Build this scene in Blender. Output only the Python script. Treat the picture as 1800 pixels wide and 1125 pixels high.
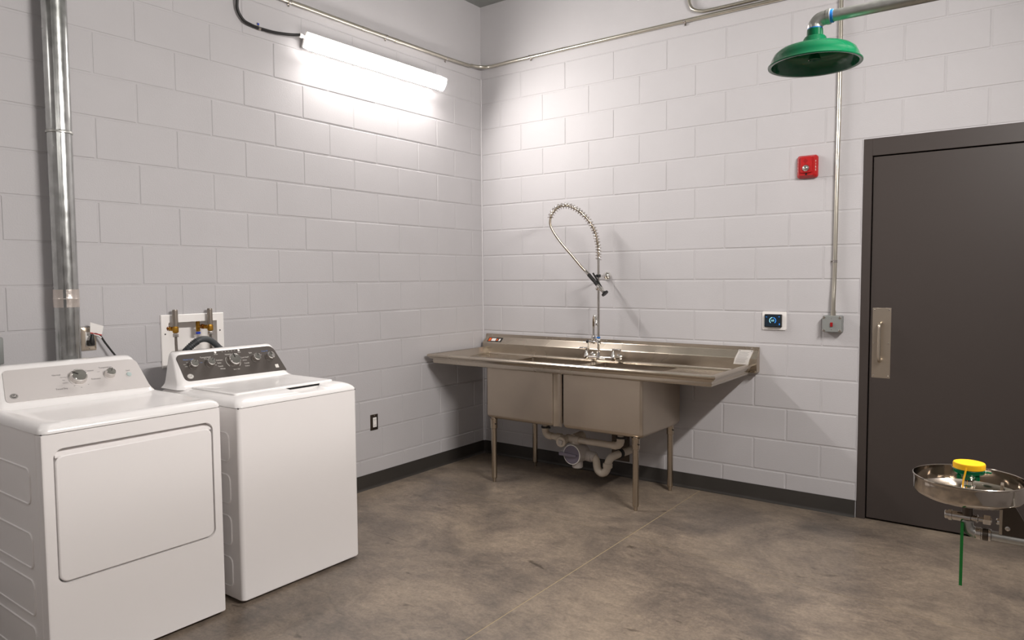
import bpy, bmesh, math, random
from mathutils import Vector, Matrix
random.seed(7)
for o in list(bpy.data.objects): bpy.data.objects.remove(o, do_unlink=True)
S = bpy.context.scene
C = S.collection
PI = math.pi

# ------------------------------------------------------------------ camera
yaw, pitch, roll = -.6355, -.0584, -.0072
fw = Vector((math.sin(yaw)*math.cos(pitch), math.cos(yaw)*math.cos(pitch), math.sin(pitch)))
r0 = Vector((math.cos(yaw), -math.sin(yaw), 0)); u0 = r0.cross(fw)
cr, sr = math.cos(roll), math.sin(roll)
rt = r0*cr + u0*sr; up = u0*cr - r0*sr
cam = bpy.data.cameras.new('camera'); cam_o = bpy.data.objects.new('camera', cam); C.objects.link(cam_o)
cam.sensor_fit = 'HORIZONTAL'; cam.sensor_width = 36; cam.lens = 1256.5583/1800*36
cam.clip_start = .05
M = Matrix((rt, up, -fw)).transposed().to_4x4(); M.translation = Vector((3.6895, -4.6001, 1.4438))
cam_o.matrix_world = M
S.camera = cam_o
# ------------------------------------------------------------------ world, light level, exposure
w = bpy.data.worlds.new('world'); S.world = w; w.use_nodes = True
w.node_tree.nodes['Background'].inputs[0].default_value = (.8, .85, 1, 1)
w.node_tree.nodes['Background'].inputs[1].default_value = .02
LAMP_LEFT, LAMP_RIGHT, LAMP_REAR = 82.0, 205.0, 26.0     # radiance of the strip lights (built further down)
LAMP_COL = (1.0, .945, .905)
S.view_settings.view_transform = 'Standard'; S.view_settings.look = 'None'
S.view_settings.exposure = 0.56; S.view_settings.gamma = 1; S.view_settings.use_curve_mapping = False
CEIL = 3.62
XR, YF = 4.32, -6.6        # right wall, wall behind the camera

# ------------------------------------------------------------------ materials
MATS = {}
def lin(c): return tuple(((v/255+.055)/1.055)**2.4 if v > 10 else v/255/12.92 for v in c)
def mat(name, col, rough=.5, metal=0., spec=.5, bump=None, noise=None, emis=None, coat=0., srgb=True, trans=0., stretch=None):
    m = bpy.data.materials.new(name); m.use_nodes = True; nt = m.node_tree; p = nt.nodes['Principled BSDF']
    c = lin(col) if srgb else col
    p.inputs['Base Color'].default_value = (*c, 1); p.inputs['Roughness'].default_value = rough
    p.inputs['Metallic'].default_value = metal; p.inputs['Specular IOR Level'].default_value = spec
    p.inputs['Coat Weight'].default_value = coat; p.inputs['Transmission Weight'].default_value = trans
    if emis: p.inputs['Emission Color'].default_value = (*emis[0], 1); p.inputs['Emission Strength'].default_value = emis[1]
    geo = nt.nodes.new('ShaderNodeNewGeometry'); vec = geo.outputs['Position']
    if stretch:
        mp = nt.nodes.new('ShaderNodeMapping'); mp.inputs['Scale'].default_value = stretch
        nt.links.new(vec, mp.inputs['Vector']); vec = mp.outputs['Vector']
    if noise:      # (scale, amount, detail): slight mottling of the colour
        n = nt.nodes.new('ShaderNodeTexNoise'); n.inputs['Scale'].default_value = noise[0]; n.inputs['Detail'].default_value = noise[2]
        nt.links.new(vec, n.inputs['Vector'])
        mr = nt.nodes.new('ShaderNodeMapRange'); mr.inputs['From Min'].default_value = .25; mr.inputs['From Max'].default_value = .75
        mr.inputs['To Min'].default_value = 1-noise[1]; mr.inputs['To Max'].default_value = 1+noise[1]*.5
        nt.links.new(n.outputs['Fac'], mr.inputs['Value'])
        mx = nt.nodes.new('ShaderNodeMix'); mx.data_type = 'RGBA'; mx.blend_type = 'MULTIPLY'; mx.inputs['Factor'].default_value = 1
        mx.inputs['A'].default_value = (*c, 1); nt.links.new(mr.outputs['Result'], mx.inputs['B']); nt.links.new(mx.outputs['Result'], p.inputs['Base Color'])
        if metal > .5:
            m2 = nt.nodes.new('ShaderNodeMapRange'); m2.inputs['From Min'].default_value = .2; m2.inputs['From Max'].default_value = .8
            m2.inputs['To Min'].default_value = rough*.75; m2.inputs['To Max'].default_value = rough*1.3
            nt.links.new(n.outputs['Fac'], m2.inputs['Value']); nt.links.new(m2.outputs['Result'], p.inputs['Roughness'])
    if bump:       # (scale, strength, distance)
        n = nt.nodes.new('ShaderNodeTexNoise'); n.inputs['Scale'].default_value = bump[0]; n.inputs['Detail'].default_value = 4
        nt.links.new(vec, n.inputs['Vector'])
        b = nt.nodes.new('ShaderNodeBump'); b.inputs['Strength'].default_value = bump[1]; b.inputs['Distance'].default_value = bump[2]
        nt.links.new(n.outputs['Fac'], b.inputs['Height']); nt.links.new(b.outputs['Normal'], p.inputs['Normal'])
    MATS[name] = m
    return m
mat('paint', (189, 187, 189), .58, spec=.35, bump=(140, .35, .002), noise=(3, .03, 3))
mat('paint_smooth', (164, 162, 163), .5, bump=(60, .12, .002))
mat('caulk', (200, 198, 200), .45)
mat('ceiling_metal', (150, 153, 150), .55, metal=.3, noise=(6, .2, 3))
mat('base_rubber', (58, 55, 52), .42, noise=(5, .1, 2))
mat('door_paint', (63, 56, 53), .42, bump=(300, .05, .001))
mat('enamel', (243, 241, 240), .22, coat=.35)
mat('enamel_satin', (242, 239, 238), .34)
mat('panel_silver', (207, 202, 200), .38, metal=.15)
mat('panel_dark', (84, 78, 74), .4, metal=.25)
mat('chrome', (225, 222, 218), .07, metal=1)
mat('chrome_satin', (205, 200, 194), .2, metal=1)
mat('chrome_dark', (120, 117, 114), .2, metal=1)
mat('steel', (194, 184, 170), .25, metal=1, noise=(3, .05, 2))
mat('steel_brushed', (190, 178, 163), .36, metal=1, noise=(5, .08, 3))
mat('steel_leg', (182, 170, 154), .25, metal=1)
mat('bowl_steel', (196, 187, 176), .1, metal=1)
mat('galvanised', (196, 198, 196), .22, metal=1, noise=(22, .22, 3), bump=(5, .12, .004))
mat('galv_pipe', (186, 186, 182), .38, metal=.85, noise=(60, .12, 3))
mat('emt', (204, 199, 186), .28, metal=1)
mat('foil_tape', (214, 205, 198), .3, metal=.75, bump=(60, .5, .004))
mat('black_plastic', (22, 21, 21), .4)
mat('black_rubber', (30, 29, 28), .5)
mat('dark_gap', (14, 13, 13), .8)
mat('hose_grey', (66, 69, 71), .5)
mat('white_plastic', (243, 240, 237), .35)
mat('lens_glass', (235, 235, 235), .12)
mat('pvc', (206, 196, 182), .38, noise=(14, .12, 4))
mat('pvc_grey', (186, 180, 176), .4)
mat('clear_lid', (112, 106, 122), .08, spec=.6, coat=.5)
mat('green', (0, 94, 58), .16, coat=.3)
mat('green_flag', (26, 140, 56), .5)
mat('yellow', (250, 190, 10), .45)
mat('red', (176, 20, 22), .35)
mat('red_dark', (150, 14, 18), .35)
mat('blue_tape', (30, 120, 205), .5)
mat('blue_valve', (20, 60, 190), .4)
mat('brass', (176, 132, 52), .3, metal=1)
mat('brass_dark', (130, 84, 40), .4, metal=1)
mat('arrestor', (150, 141, 132), .35, metal=.7)
mat('braid', (150, 142, 134), .35, metal=.9, stretch=(1, 1, 6), noise=(200, .4, 1))
mat('grey_box', (140, 143, 141), .45, metal=.2, bump=(90, .2, .002))
mat('plate_steel', (196, 184, 168), .3, metal=.9)
mat('plate_dark', (92, 84, 76), .3, metal=.9)
mat('ink_dark', (70, 66, 66), .6)
mat('ink_white', (225, 222, 216), .6)
mat('ink_blue', (92, 130, 190), .6)
mat('orange', (226, 92, 26), .5)
mat('white_card', (233, 230, 227), .6)
mat('ink_grey', (170, 166, 163), .6)
mat('start_button', (176, 190, 188), .3)
mat('screen', (20, 28, 36), .15, emis=((.02, .035, .05), .2))
mat('screen_blue', (40, 130, 220), .3, emis=((.05, .3, .9), .35))
mat('screen_cyan', (150, 220, 235), .3, emis=((.35, .75, .9), .3))
mat('cable', (24, 22, 22), .45)
mat('sealant', (168, 152, 120), .7)
def lamp_mat(name, strength):
    m = bpy.data.materials.new(name); m.use_nodes = True; p = m.node_tree.nodes['Principled BSDF']
    p.inputs['Base Color'].default_value = (.9, .9, .9, 1); p.inputs['Emission Color'].default_value = (*LAMP_COL, 1)
    p.inputs['Emission Strength'].default_value = strength; MATS[name] = m
for nm_, st_ in (('lamp_left', LAMP_LEFT), ('lamp_right', LAMP_RIGHT), ('lamp_rear', LAMP_REAR)):
    lamp_mat(nm_, st_); lamp_mat(nm_+'_side', st_*.09)

def floor_mat():
    m = bpy.data.materials.new('concrete'); m.use_nodes = True; nt = m.node_tree; p = nt.nodes['Principled BSDF']; L = nt.links.new
    geo = nt.nodes.new('ShaderNodeNewGeometry')
    def noise(scale, detail, rough=.6, dist=0., st=None):
        n = nt.nodes.new('ShaderNodeTexNoise'); n.inputs['Scale'].default_value = scale; n.inputs['Detail'].default_value = detail
        n.inputs['Roughness'].default_value = rough; n.inputs['Distortion'].default_value = dist
        if st:
            mp = nt.nodes.new('ShaderNodeMapping'); mp.inputs['Scale'].default_value = st[0]; mp.inputs['Rotation'].default_value = (0, 0, st[1])
            L(geo.outputs['Position'], mp.inputs['Vector']); L(mp.outputs['Vector'], n.inputs['Vector'])
        else: L(geo.outputs['Position'], n.inputs['Vector'])
        return n.outputs['Fac']
    def ramp(fac, stops):
        r = nt.nodes.new('ShaderNodeValToRGB'); e = r.color_ramp.elements
        while len(e) < len(stops): e.new(.5)
        for q, (pos, col) in zip(e, stops): q.position = pos; q.color = (*lin(col), 1)
        L(fac, r.inputs['Fac']); return r.outputs['Color']
    def mix(a, b, f, mode='MIX'):
        x = nt.nodes.new('ShaderNodeMix'); x.data_type = 'RGBA'; x.blend_type = mode
        L(a, x.inputs['A']); L(b, x.inputs['B'])
        if isinstance(f, float): x.inputs['Factor'].default_value = f
        else: L(f, x.inputs['Factor'])
        return x.outputs['Result']
    base = ramp(noise(1.7, 10, .70, .5), [(.30, (108, 101, 95)), (.45, (142, 130, 119)), (.58, (170, 155, 139)), (.74, (196, 179, 159))])
    fine = ramp(noise(11, 12, .78, .9, ((1, 2.1, 1), .6)), [(.3, (96, 95, 94)), (.5, (190, 187, 184)), (.7, (240, 236, 228))])
    col = mix(base, fine, .55, 'MULTIPLY')
    grit = ramp(noise(60, 8, .8), [(.32, (140, 138, 136)), (.6, (250, 250, 248))])
    col = mix(col, grit, .5, 'MULTIPLY')
    scuff = ramp(noise(5, 5, .55, 1.2, ((1, 2.6, 1), -.5)), [(.66, (255, 255, 255)), (.74, (150, 146, 142))])
    col = mix(col, scuff, .8, 'MULTIPLY')
    L(col, p.inputs['Base Color'])
    mr = nt.nodes.new('ShaderNodeMapRange'); mr.inputs['To Min'].default_value = .22; mr.inputs['To Max'].default_value = .5
    L(noise(4, 5), mr.inputs['Value']); L(mr.outputs['Result'], p.inputs['Roughness'])
    b = nt.nodes.new('ShaderNodeBump'); b.inputs['Strength'].default_value = .12; b.inputs['Distance'].default_value = .003
    L(noise(30, 6), b.inputs['Height']); L(b.outputs['Normal'], p.inputs['Normal'])
    p.inputs['Specular IOR Level'].default_value = .45
    MATS['concrete'] = m
floor_mat()

# ------------------------------------------------------------------ mesh helpers
class MB:
    def __init__(s): s.bm = bmesh.new()
    def box(s, a, b, bev=0., seg=2, mtx=None):
        a, b = Vector(a), Vector(b); c = (a+b)/2; d = b-a
        r = bmesh.ops.create_cube(s.bm, size=1, matrix=Matrix.Translation(c) @ Matrix.Diagonal((abs(d.x), abs(d.y), abs(d.z), 1)))
        vs = r['verts']
        if bev:
            es = list({e for v in vs for e in v.link_edges})
            o = bmesh.ops.bevel(s.bm, geom=es, offset=bev, segments=seg, affect='EDGES', profile=.5)
            vs = list({v for f in o['faces'] for v in f.verts} | {v for v in vs if v.is_valid})
        if mtx: bmesh.ops.transform(s.bm, matrix=mtx, verts=vs)
        return s
    def rings(s, rs, cap0=True, cap1=True, closed=True):
        bm = s.bm; V = [[bm.verts.new(p) for p in r] for r in rs]; n = len(V[0])
        for a, b in zip(V, V[1:]):
            for i in range(n if closed else n-1):
                j = (i+1) % n
                try: bm.faces.new((a[i], a[j], b[j], b[i]))
                except ValueError: pass
        if cap0 and n > 2: bm.faces.new(V[0][::-1])
        if cap1 and n > 2: bm.faces.new(V[-1])
        return s
    def cyl(s, a, b, r, r2=None, n=20, cap=True):
        a, b = Vector(a), Vector(b); r2 = r if r2 is None else r2
        return s.lathe(a, b-a, [(r, 0), (r2, (b-a).length)], n, cap)
    def lathe(s, o, axis, prof, n=24, cap=True):       # prof: (radius, distance along the axis)
        o = Vector(o); ax = Vector(axis).normalized(); t = ax.orthogonal().normalized(); q = ax.cross(t)
        rs = [[o+ax*h+(t*math.cos(2*PI*i/n)+q*math.sin(2*PI*i/n))*max(r, 1e-4) for i in range(n)] for r, h in prof]
        return s.rings(rs, cap, cap)
    def tube(s, pts, r, n=10, cap=True):
        P = [Vector(p) for p in pts]; T = []
        for i in range(len(P)):
            T.append((P[min(i+1, len(P)-1)]-P[max(i-1, 0)]).normalized())
        t = T[0].orthogonal().normalized(); rs = []
        for i, p in enumerate(P):
            t = (t-T[i]*t.dot(T[i])).normalized(); q = T[i].cross(t)
            rr = r[i] if isinstance(r, (list, tuple)) else r
            rs.append([p+(t*math.cos(2*PI*k/n)+q*math.sin(2*PI*k/n))*rr for k in range(n)])
        return s.rings(rs, cap, cap)
    def prism(s, poly, f, d0, d1):                      # poly of 2-D points, f(u, v, d) -> 3-D
        return s.rings([[f(u, v, d0) for u, v in poly], [f(u, v, d1) for u, v in poly]])
    def sphere(s, c, r, sc=(1, 1, 1), n=16):
        bmesh.ops.create_uvsphere(s.bm, u_segments=n, v_segments=n//2+2, radius=1, matrix=Matrix.Translation(c) @ Matrix.Diagonal((r*sc[0], r*sc[1], r*sc[2], 1)))
        return s
    def mesh(s, name, m, off=Vector((0, 0, 0)), ang=38):
        bm = s.bm; bmesh.ops.recalc_face_normals(bm, faces=bm.faces)
        if off.length: bmesh.ops.translate(bm, vec=-off, verts=bm.verts)
        me = bpy.data.meshes.new(name); bm.to_mesh(me); bm.free()
        me.polygons.foreach_set('use_smooth', [True]*len(me.polygons)); me.set_sharp_from_angle(angle=math.radians(ang))
        me.materials.append(MATS[m]); return me
def root_loc(p):
    while p.parent: p = p.parent
    return p.location.copy()
def tag(o, label=None, cat=None, group=None, kind=None):
    if label: o['label'] = label
    if cat: o['category'] = cat
    if group: o['group'] = group
    if kind: o['kind'] = kind
    return o
def thing(name, loc, label, cat, group=None, kind=None):
    o = bpy.data.objects.new(name, None); C.objects.link(o); o.location = loc; o.empty_display_size = .05
    return tag(o, label, cat, group, kind)
def part(name, mb, m, parent=None, label=None, ang=38):
    off = root_loc(parent) if parent else Vector((0, 0, 0))
    me = mb.mesh(name, m, off, ang); o = bpy.data.objects.new(name, me); C.objects.link(o)
    if parent: o.parent = parent
    if label: o['label'] = label
    if name in ('lettering', 'print', 'readout'): o['kind'] = 'stuff'       # printed characters too small to pick apart
    wn = o.modifiers.new('wn', 'WEIGHTED_NORMAL'); wn.keep_sharp = True; wn.weight = 80
    return o
def solo(name, mb, m, label, cat, kind=None, group=None, ang=38):      # a top-level thing of one mesh, origin at its own centre
    me = mb.mesh(name, m, ang=ang)
    xs = [v.co for v in me.vertices]
    c = Vector([(min(p[i] for p in xs)+max(p[i] for p in xs))/2 for i in range(3)]); c.z = min(p.z for p in xs)
    me.transform(Matrix.Translation(-c)); o = bpy.data.objects.new(name, me); C.objects.link(o); o.location = c
    return tag(o, label, cat, group, kind)
def rrect(u0, u1, v0, v1, r, k=5):                     # rounded rectangle, counter-clockwise
    out = []; rr = r if isinstance(r, (list, tuple)) else [r]*4
    for (cu, cv, a0, q) in ((u1-rr[0], v1-rr[0], 0, rr[0]), (u0+rr[1], v1-rr[1], PI/2, rr[1]), (u0+rr[2], v0+rr[2], PI, rr[2]), (u1-rr[3], v0+rr[3], 1.5*PI, rr[3])):
        for i in range(k+1):
            a = a0+PI/2*i/k; out.append((cu+q*math.cos(a), cv+q*math.sin(a)))
    return out
def smooth_path(pts, k=6):                             # Catmull-Rom
    P = [Vector(p) for p in pts]; P = [P[0]*2-P[1]]+P+[P[-1]*2-P[-2]]; out = []
    for i in range(1, len(P)-2):
        for j in range(k):
            t = j/k; a, b, c, d = P[i-1:i+3]
            out.append(.5*((2*b)+(c-a)*t+(2*a-5*b+4*c-d)*t*t+(3*b-a-3*c+d)*t**3))
    out.append(P[-2]); return out
def text_mb(mb, s, size, origin, right, upv, align='CENTER', thick=.0004):
    cu = bpy.data.curves.new('t', 'FONT'); cu.body = s; cu.size = size; cu.align_x = align; cu.align_y = 'CENTER'; cu.resolution_u = 2
    ob = bpy.data.objects.new('t', cu); C.objects.link(ob); bpy.context.view_layer.update()
    me = bpy.data.meshes.new_from_object(ob.evaluated_get(bpy.context.evaluated_depsgraph_get()))
    bpy.data.objects.remove(ob, do_unlink=True)
    R, U = Vector(right).normalized(), Vector(upv).normalized(); N = R.cross(U)
    X = Matrix((R, U, N)).transposed().to_4x4(); X.translation = Vector(origin)+N*thick
    me.transform(X); mb.bm.from_mesh(me); bpy.data.meshes.remove(me); return mb
def subtract(rects, hole):
    out = []; h0, h1, g0, g1 = hole
    for (a, b, c, d) in rects:
        if b <= h0+1e-5 or a >= h1-1e-5 or d <= g0+1e-5 or c >= g1-1e-5: out.append((a, b, c, d)); continue
        if a < h0: out.append((a, h0, c, d))
        if b > h1: out.append((h1, b, c, d))
        x0, x1 = max(a, h0), min(b, h1)
        if c < g0: out.append((x0, x1, c, g0))
        if d > g1: out.append((x0, x1, g1, d))
    return out

# ------------------------------------------------------------------ the setting: walls of painted blocks
MOD, JT, REC = .2032, .0085, .0034
BLK = {}
def block_mesh(wd, ht, axis):
    key = (round(wd, 3), round(ht, 3), axis)
    if key not in BLK:
        mb = MB(); b = .0035; a, h = wd/2, ht/2
        def f(u, v, d): return Vector((u, d, v)) if axis == 'y' else Vector((-d, -u, v))
        ring = lambda i, d: [f(-a+i, -h+i, d), f(a-i, -h+i, d), f(a-i, h-i, d), f(-a+i, h-i, d)]
        mb.rings([ring(0, .012), ring(0, .0032), ring(b*.45, .001), ring(b, 0)], cap0=False)
        BLK[key] = mb.mesh('block', 'paint', ang=25)
    return BLK[key]
def lay_blocks(parent, axis, umin, umax, odd_off, even_off, holes):
    n = 0
    for k in range(15):
        z0, z1 = MOD*k+JT/2, MOD*(k+1)-JT/2
        if k == 0: z0 = .0
        off = even_off if k % 2 == 0 else odd_off
        j = math.floor((umin-off)/(2*MOD))
        u = off+2*MOD*j
        while u < umax-1e-4:
            a, b = max(u+JT/2, umin), min(u+2*MOD-JT/2, umax); u += 2*MOD
            if b-a < .02: continue
            rs = [(a, b, z0, z1)]
            for h in holes: rs = subtract(rs, h)
            for (c, d, e, g) in rs:
                if d-c < .02 or g-e < .02: continue
                wd, ht = d-c, g-e
                o = bpy.data.objects.new('block', block_mesh(wd, ht, axis)); C.objects.link(o); o.parent = parent
                cu, cz = (c+d)/2, (e+g)/2; dep = random.uniform(0, .0013)
                o.location = (cu, dep, cz) if axis == 'y' else (-dep, -cu, cz)
                t = .0016
                o.rotation_euler = (random.uniform(-t, t), 0, random.uniform(-t, t)) if axis == 'y' else (0, random.uniform(-t, t), random.uniform(-t, t))
                n += 1
def backing(mb, axis, rects, d0, d1):
    for (a, b, c, d) in rects:
        if axis == 'y': mb.box((a, d0, c), (b, d1, d))
        else: mb.box((-d1, -b, c), (-d0, -a, d))
DOOR_HOLE = (2.843, 3.868, -.01, 2.2352)
BOX_HOLE = (2.377, 2.655, 1.02, 1.2243)
B1 = 4.25          # blocks laid one by one up to here, plain paint beyond (outside the picture)
mb = MB()
backing(mb, 'x', subtract([(0, B1, 0, 3.048)], BOX_HOLE), REC, .2)
backing(mb, 'x', [(B1, -YF, 0, 3.048), (-.2, -YF, 3.048, CEIL)], .0, .2)
wl = part('wall_left', mb, 'paint'); tag(wl, 'left wall of pale grey painted concrete blocks behind the laundry machines', 'wall', kind='structure')
lay_blocks(wl, 'x', .004, B1, .1319-MOD, .1319, [BOX_HOLE])
mb = MB()
backing(mb, 'y', subtract([(0, XR, 0, 3.048)], DOOR_HOLE), REC, .2)
backing(mb, 'y', [(0, XR, 3.048, CEIL)], .0, .2)
wb = part('wall_back', mb, 'paint'); tag(wb, 'back wall of pale grey painted concrete blocks behind the steel sink', 'wall', kind='structure')
lay_blocks(wb, 'y', .004, XR, -.0067-MOD, -.0067, [DOOR_HOLE])
wr = part('wall_right', MB().box((XR, YF, 0), (XR+.2, .2, CEIL)), 'paint_smooth'); tag(wr, 'right wall, painted pale grey, outside the picture', 'wall', kind='structure')
wf = part('wall_front', MB().box((-.2, YF-.2, 0), (XR+.2, YF, CEIL)), 'paint_smooth'); tag(wf, 'wall behind the viewer, painted pale grey', 'wall', kind='structure')
mb = MB().box((-.2, YF-.2, CEIL), (XR+.2, .2, CEIL+.15))
ce = part('ceiling', mb, 'ceiling_metal'); tag(ce, 'grey metal deck ceiling high above the corner', 'ceiling', kind='structure')
# floor: base with sealant-coloured saw cuts between the slabs
fl = part('floor', MB().box((-.2, YF-.2, -.15), (XR+.2, .2, -.0008)), 'sealant'); tag(fl, 'mottled grey brown polished concrete floor with saw cut joints', 'floor', kind='structure')
cutx, gap = 1.881, .0026
cy = lambda x: -.915-.088*x
for (xa, xb) in ((-.1, cutx-gap), (cutx+gap, XR+.1)):
    for (yb, ya) in (((lambda x: .1), (lambda x: cy(x)+gap*.55)), ((lambda x: cy(x)-gap*.55), (lambda x: YF-.1))):
        mb = MB(); e = .0012
        q = [(xa, ya(xa)), (xb, ya(xb)), (xb, yb(xb)), (xa, yb(xa))]
        mb.rings([[Vector((x, y, -.01)) for x, y in q], [Vector((x, y, 0)) for x, y in q]])
        part('slab', mb, 'concrete', fl)
# corner caulk bead
tr = part('trim_1', MB().tube([(.003, -.003, .10), (.003, -.003, 3.05)], .0065, 8), 'caulk'); tag(tr, 'pale caulk bead down the corner where the two block walls meet', 'trim', kind='structure')
# cove base
prof = [(0, 0), (.018, 0), (.016, .003), (.009, .008), (.0045, .02), (.004, .098), (.003, .1016), (0, .1016)]
mb = MB(); mb.rings([[Vector((d, y, z)) for d, z in prof] for y in (0, -3.9)]); o = part('baseboard_left', mb, 'base_rubber')
tag(o, 'dark rubber cove base along the foot of the left wall', 'baseboard', kind='structure')
mb = MB(); mb.rings([[Vector((x, -d, z)) for d, z in prof] for x in (.0, 2.838)]); o = part('baseboard_back', mb, 'base_rubber')
tag(o, 'dark rubber cove base below the sink on the back wall', 'baseboard', kind='structure')

# door
dr = thing('door_1', (3.355, 0, 0), 'tall dark grey metal door with steel pull plate in its dark frame', 'door', kind='structure')
mb = MB(); fy0, fy1 = -.006, .16
poly = [(2.846, 0), (2.893, 0), (2.893, 2.1335), (3.818, 2.1335), (3.818, 0), (3.865, 0), (3.865, 2.2325), (2.846, 2.2325)]
mb.box((2.846, fy0, 0), (2.893, fy1, 2.2325), .0015, 1); mb.box((3.818, fy0, 0), (3.865, fy1, 2.2325), .0015, 1); mb.box((2.8925, fy0, 2.1335), (3.8185, fy1, 2.2325), .0015, 1)
part('door_frame', mb, 'door_paint', dr)
part('door_leaf', MB().box((2.899, .001, .012), (3.812, .046, 2.127), .002, 1), 'door_paint', dr)
part('door_gap', MB().box((2.88, .05, 0), (3.83, .07, 2.15)), 'dark_gap', dr)
part('caulk_joint', MB().box((2.8405, -.001, .1), (2.8455, .004, 2.2325)).box((2.8405, -.001, 2.2325), (3.87, .004, 2.237)), 'caulk', dr)
pp = part('pull_plate', MB().box((2.9105, -.0005, .848), (3.0085, .002, 1.2565), .001, 1), 'plate_steel', dr, 'brushed steel pull plate')
for x in (2.9215, 2.9975):
    for z in (.86, 1.052, 1.245):
        part('screw', MB().lathe((x, -.0005, z), (0, -1, 0), [(.004, 0), (.0035, .0015), (.001, .002)], 10), 'chrome', pp)
hx = 2.955
part('pull_handle', MB().tube(smooth_path([(hx, .0, 1.168), (hx, -.028, 1.168), (hx, -.045, 1.155), (hx, -.048, 1.13), (hx, -.048, 1.06), (hx, -.048, .985), (hx, -.045, .962), (hx, -.028, .95), (hx, .0, .95)], 4), .0095, 12), 'plate_steel', dr, 'round steel pull handle')

# ------------------------------------------------------------------ strip lights
def strip_light(name, cx, cy_, cz, side, lampm, label, cable=True):
    # side: +1 hangs on the left wall and faces +x, -1 on the right wall
    t = thing(name, (cx, cy_, cz-.06), label, 'light fixture', 'strip lights on the walls')
    L = .615; tilt = math.radians(-28 if side > 0 else -30)
    def f(u, v, y):       # u outward, v up, tilted downwards about the axis
        c, s_ = math.cos(tilt), math.sin(tilt)
        return Vector((cx+side*(u*c-v*s_), y, cz+u*s_+v*c))
    half = .047
    arcp = [(.026+.012*(1-(v/half)**2), v) for v in [half-2*half*i/10 for i in range(11)]]      # bulging front of the diffuser
    hous = rrect(-.036, -.016, -.049, .049, .008, 3)
    mb = MB(); mb.rings([[f(u, v, y) for u, v in arcp] for y in (cy_-L+.006, cy_+L-.006)], False, False, False)
    part('lens', mb, lampm, t, 'glowing white diffuser')
    box = arcp+[(-.018, -half), (-.018, half)]
    mb = MB()
    for sgn, r0_ in ((1, arcp[0]), (-1, arcp[-1])):
        mb.rings([[f(r0_[0], r0_[1], y), f(-.018, sgn*half, y)] for y in (cy_-L+.006, cy_+L-.006)], False, False, False)
    for y, y2 in ((cy_-L+.006, cy_-L), (cy_+L-.006, cy_+L)):
        mb.rings([[f(u, v, y) for u, v in box], [f(.008+(u-.008)*.88, v*.92, y2) for u, v in box]], False, True)
    part('lens_side', mb, lampm+'_side', t, 'dimmer sides and ends of the diffuser')
    mb = MB(); mb.rings([[f(u, v, y) for u, v in hous] for y in (cy_-L+.004, cy_+L-.004)]); part('housing', mb, 'white_plastic', t)
    for y in (cy_-.42, cy_+.42):
        part('bracket', MB().box((min(cx-side*.03, cx-side*.0785), y-.02, cz-.012), (max(cx-side*.03, cx-side*.0785), y+.02, cz+.022)), 'white_plastic', t)
    if cable:
        part('cable_gland', MB().cyl((cx-.02, cy_-L-.034, cz+.028), (cx-.02, cy_-L-.014, cz+.026), .013, n=14).cyl((cx-.02, cy_-L-.014, cz+.026), (cx-.02, cy_-L+.004, cz+.025), .009, n=14), 'white_plastic', t)
    return t
strip_light('strip_light', .08, -1.165, 2.887, 1, 'lamp_left', 'glowing white strip light high on the left wall')
strip_light('strip_light', XR-.08, -2.3, 2.887, -1, 'lamp_right', 'strip light high on the right wall, outside the picture', False)
strip_light('strip_light', .08, -5.2, 2.887, 1, 'lamp_rear', 'strip light high on the left wall behind the viewer', False)
strip_light('strip_light', XR-.08, -5.2, 2.887, -1, 'lamp_rear', 'strip light high on the right wall behind the viewer', False)
# black cable to the light
cp = smooth_path([(.03, -2.195, CEIL), (.045, -2.20, 3.30), (.055, -2.212, 3.12), (.03, -2.2075, 3.011), (.02, -2.1987, 2.9575), (.019, -2.1644, 2.9139), (.018, -2.1212, 2.9018), (.014, -2.0695, 2.8985), (.018, -1.9706, 2.8985), (.03, -1.87, 2.909), (.06, -1.81, 2.9155)], 6)
ct = thing('power_cable', (.02, -2.0, 2.89), 'black power cable curving along the wall to the strip light', 'cable')
part('cord', MB().tube(cp, .0085, 10), 'cable', ct)
cl = part('cable_clip', MB().cyl((.012, -2.066, 2.898), (.012, -2.05, 2.898), .0105, n=12).box((.0, -2.068, 2.905), (.006, -2.052, 2.93), .002, 1), 'chrome_satin', ct)
part('screw', MB().lathe((.005, -2.06, 2.922), (1, 0, 0), [(.006, 0), (.005, .004), (.001, .005)], 10), 'blue_valve', cl)

# ------------------------------------------------------------------ conduits
def strap(parent, p, d, nrm, r):
    p, d, nrm = Vector(p), Vector(d), Vector(nrm); side = d.cross(nrm)
    s_ = part('strap', MB().cyl(p-d*.008, p+d*.008, r+.0022, n=14).box((-.012, -.006, -.002), (.003, .006, .0015), 0, mtx=Matrix.Translation(p-nrm*(r-.001)+side*(r+.011)) @ Matrix((side, d, nrm)).transposed().to_4x4()), 'chrome_satin', parent)
    part('screw', MB().lathe(p-nrm*(r-.001)+side*(r+.008), nrm, [(.004, 0), (.003, .003), (.001, .0035)], 8), 'chrome_dark', s_)
cz = 3.128
ct = thing('conduit', (.02, -.02, 3.11), 'long galvanised conduit running around the corner under the ceiling', 'conduit')
pts = [(.02, -2.95, cz-.012), (.02, -1.2, cz-.02), (.02, -.44, cz-.016), (.02, -.16, cz-.008)]
bend = [Vector((.02+.12*(1-math.cos(a)), -.14+.12*math.sin(a), cz)) for a in [PI/2*i/10 for i in range(11)]]
part('tube', MB().tube([Vector(p) for p in pts]+bend+[Vector((.3, -.02, cz+.003)), Vector((1.2, -.02, cz+.006)), Vector((XR, -.02, cz+.009))], .0128, 14), 'emt', ct)
for y in (-1.85, -1.06, -.44): strap(ct, (.02, y, cz-.019), (0, 1, 0), (1, 0, 0), .0128)
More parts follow.
